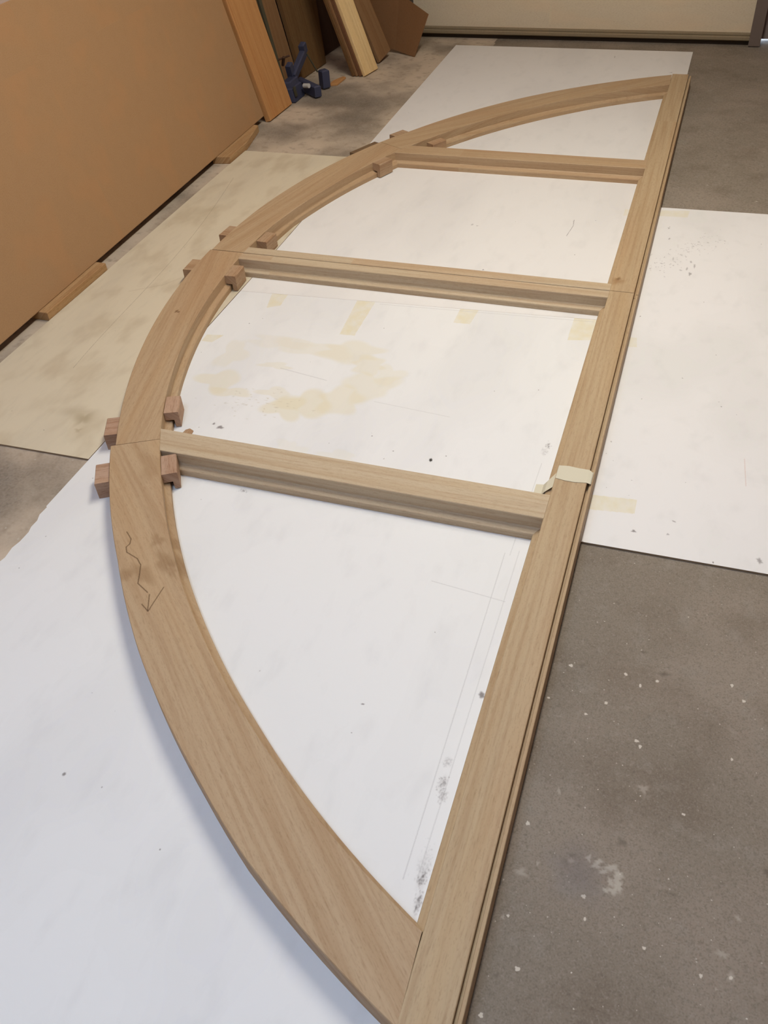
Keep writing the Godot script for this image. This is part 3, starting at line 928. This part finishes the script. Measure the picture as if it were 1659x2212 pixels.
func leaning_boards() -> void:
	var y := FLOOR_Y
	board("orange_board", "orange brown board leaning upright right beside the far end of the large panel", P(-2.121, y, 4.168), P(-2.114, y, 4.436), 15.0, 0.0, 0.0, 0.95, 0.03, M.orange)
	board("narrow_board", "narrow dull brown board leaning just right of the orange board behind the blue clamps", P(-2.262, y, 4.60), P(-2.257, y, 4.86), 9.5, -0.08, -0.08, 0.62, 0.02, M.brown)
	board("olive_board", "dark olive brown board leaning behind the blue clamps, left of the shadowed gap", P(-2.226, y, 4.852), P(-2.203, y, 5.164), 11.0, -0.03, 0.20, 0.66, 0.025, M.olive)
	board("dark_board", "brown board coloured very dark for the shade left of the pale pine board", P(-2.27, y, 5.18), P(-2.25, y, 5.55), 8.0, 0.05, 0.05, 0.6, 0.02, M.dark)  # the shade of the gap is put into this board's dark colour
	# a stack leaning together: pale pine board in front
	var d := Vector3(-0.0262, 0, 0)
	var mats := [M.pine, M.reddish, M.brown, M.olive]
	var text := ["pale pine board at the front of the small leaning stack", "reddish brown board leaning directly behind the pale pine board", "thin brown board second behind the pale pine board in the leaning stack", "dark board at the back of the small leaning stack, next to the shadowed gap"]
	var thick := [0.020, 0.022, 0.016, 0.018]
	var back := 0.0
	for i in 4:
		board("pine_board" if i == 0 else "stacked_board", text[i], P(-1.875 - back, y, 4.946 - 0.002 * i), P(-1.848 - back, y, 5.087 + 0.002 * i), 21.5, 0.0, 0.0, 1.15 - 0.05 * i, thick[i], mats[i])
		back += thick[i] / cos(deg_to_rad(21.5)) + 0.0012
	board("brown_board", "plain brown board leaning right of the pale pine board, one corner lifted", P(-1.872, y + 0.004, 5.19), P(-1.852, y + 0.03, 5.335), 25.5, 0.02, 0.02, 1.0, 0.02, M.brown)
	# folded sheet of cardboard standing on one corner
	var o := thing("folded_cardboard", "folded brown cardboard sheet standing on one corner left of the garage door", "cardboard")
	var f0 := P(-1.850, 0.014, 5.405)
	var f1 := P(-1.838, 0.295, 5.498)
	var st := begin()
	grain(f1 - f0, Vector3.RIGHT)
	var t1 := P(-1.630, 0.213, 5.393)
	var n := (t1 - f0).cross(f1 - f0).normalized()
	if n.dot(P(0, 0, -1)) > 0:
		n = -n
	slab(st, [f0, P(-1.709, -0.005, 5.345), t1, f1], n * 0.005, 0.0008)
	commit("front_panel", st, M.card, o)
	st = begin()
	var up := (f1 - f0)
	var away := P(-0.26, 0.02, 0.075)
	n = away.cross(up).normalized()
	if n.dot(P(0, 0, -1)) > 0:
		n = -n
	slab(st, [f0, f0 + up * 2.0, f0 + up * 2.2 + away, f0 + away], n * 0.005, 0.0008)
	commit("back_panel", st, M.card, o)

func tube(st: SurfaceTool, a: Vector3, b: Vector3, r: float, sides := 12) -> void:
	var d := (b - a).normalized()
	var s := d.cross(Vector3.UP if absf(d.y) < 0.9 else Vector3.RIGHT).normalized()
	var t := d.cross(s)
	for i in sides:
		var p := (s * cos(TAU * i / sides) + t * sin(TAU * i / sides))
		var q := (s * cos(TAU * (i + 1) / sides) + t * sin(TAU * (i + 1) / sides))
		tri(st, a + p * r, a + q * r, b + q * r, p, q, q)
		tri(st, a + p * r, b + q * r, b + p * r, p, q, p)
		tri(st, a, a + p * r, a + q * r, -d)
		tri(st, b, b + p * r, b + q * r, d)

func clamps() -> void:
	# two blue bar clamps stood up against the boards
	for k in 2:
		var at: Vector3 = [P(-2.135, FLOOR_Y, 4.51), P(-2.085, FLOOR_Y, 4.645)][k]
		var o := thing("bar_clamp", ["blue bar clamp with a steel bar standing next to the orange board", "smaller blue bar clamp lying on the floor in front of the olive board"][k], "clamp", "", at)
		var b := Basis(Vector3.UP, [0.35, 0.9][k])
		if k == 0:
			var lean := b * Basis(Vector3(0, 0, 1), 0.20)
			grain(Vector3.UP, Vector3.RIGHT)
			var st := begin()
			box(st, Vector3(-0.10, 0.42, 0.03), Vector3(0.012, 0.84, 0.03), Basis(Vector3(0, 0, 1), 0.19), 0.002)
			commit("bar", st, M.steel, o)
			st = begin()
			slab(st, [Vector3(-0.02, 0, 0.055), Vector3(0.03, 0, 0.045), Vector3(0.03, 0, -0.085), Vector3(-0.02, 0, -0.085)], Vector3(-0.015, 0.075, 0), 0.006)
			slab(st, [Vector3(-0.03, 0.06, 0.05), Vector3(0.015, 0.06, 0.04), Vector3(0.01, 0.06, -0.075), Vector3(-0.03, 0.06, -0.07)], Vector3(-0.01, 0.045, 0), 0.006)
			commit("foot_jaw", st, M.blue, o)
			st = begin()
			box(st, Vector3(-0.03, 0.135, -0.06), Vector3(0.03, 0.075, 0.04), Basis(Vector3(1, 0, 0), 0.3), 0.006)
			box(st, Vector3(-0.02, 0.135, -0.15), Vector3(0.034, 0.045, 0.19), Basis(Vector3(1, 0, 0), 0.42), 0.006)
			box(st, Vector3(-0.02, 0.195, -0.235), Vector3(0.032, 0.06, 0.04), Basis(Vector3(1, 0, 0), 0.3), 0.006)
			commit("sliding_jaw", st, M.blue, o)
			st = begin()
			box(st, Vector3(0.026, 0.055, 0.028), Vector3(0.006, 0.05, 0.022), Basis(Vector3(0, 0, 1), 0.2), 0.002)
			commit("pressure_plate", st, M.steel, o)
			st = begin()
			tube(st, Vector3(-0.05, 0.17, -0.02), Vector3(-0.03, 0.215, 0.0), 0.008)
			tube(st, Vector3(-0.065, 0.205, 0.03), Vector3(-0.01, 0.215, -0.03), 0.005)
			commit("screw_handle", st, M.dark, o)
		else:
			grain(Vector3.UP, Vector3.RIGHT)
			var st := begin()
			box(st, Vector3(-0.01, 0.034, 0.02), Vector3(0.04, 0.06, 0.22), b, 0.006)
			commit("bar", st, M.blue, o)
			st = begin()
			box(st, Vector3(0.05, 0.052, -0.075), Vector3(0.045, 0.095, 0.045), b, 0.006)
			commit("fixed_jaw", st, M.blue, o)
			st = begin()
			tube(st, Vector3(-0.005, 0.062, 0.085), Vector3(0.03, 0.066, 0.095), 0.012)
			commit("screw_pad", st, M.bright, o)
			st = begin()
			tube(st, Vector3(0.02, 0.09, -0.06), Vector3(-0.02, 0.19, -0.03), 0.004)
			commit("screw_handle", st, M.steel, o)

func small_things() -> void:
	var st := begin()
	grain(P(0, 0, 1), Vector3.RIGHT)
	slab(st, [P(-2.03, FLOOR_Y, 4.76), P(-1.985, FLOOR_Y, 4.78), P(-1.98, FLOOR_Y, 4.90), P(-2.0, FLOOR_Y, 4.91), P(-2.03, FLOOR_Y, 4.83)], Vector3(0, 0.012, 0), 0.002)
	tag(commit("wood_offcut", st, M.orange), "tiny brown wood offcut on the concrete just right of the blue clamps", "offcut")
	st = begin()
	slab(st, [P(-1.283, 0.0002, 1.667), P(-1.252, 0.0002, 1.67), P(-1.255, 0.0002, 1.692), P(-1.27, 0.0002, 1.699), P(-1.28, 0.0002, 1.69)], Vector3(0, 0.004, 0), 0.001)
	tag(commit("wood_chip", st, M.block), "small brown wood chip on the white sheet behind the nearest crossbar", "wood chip")

func lamp_fitting() -> void:
	var o := thing("tube_lamp", "long twin tube ceiling lamp above the arched frame, outside the picture", "lamp", "", P(-0.3, 3.1, 2.75))
	grain(P(0, 0, 1), Vector3.RIGHT)
	var st := begin()
	box(st, Vector3(0, -0.035, 0), Vector3(0.24, 0.07, 1.86), Basis.IDENTITY, 0.006)
	commit("housing", st, mat(Color(0.85, 0.85, 0.83), 0.5), o)
	var glow := mat(Color(0.9, 0.9, 0.88), 0.4)
	glow.emission_enabled = true
	glow.emission = Color(1.0, 0.978, 0.925)
	glow.emission_energy_multiplier = 1.5
	for s in [-0.05, 0.05]:
		st = begin()
		tube(st, Vector3(s, -0.095, -0.89), Vector3(s, -0.095, 0.89), 0.018, 16)
		commit("tube", st, glow, o)
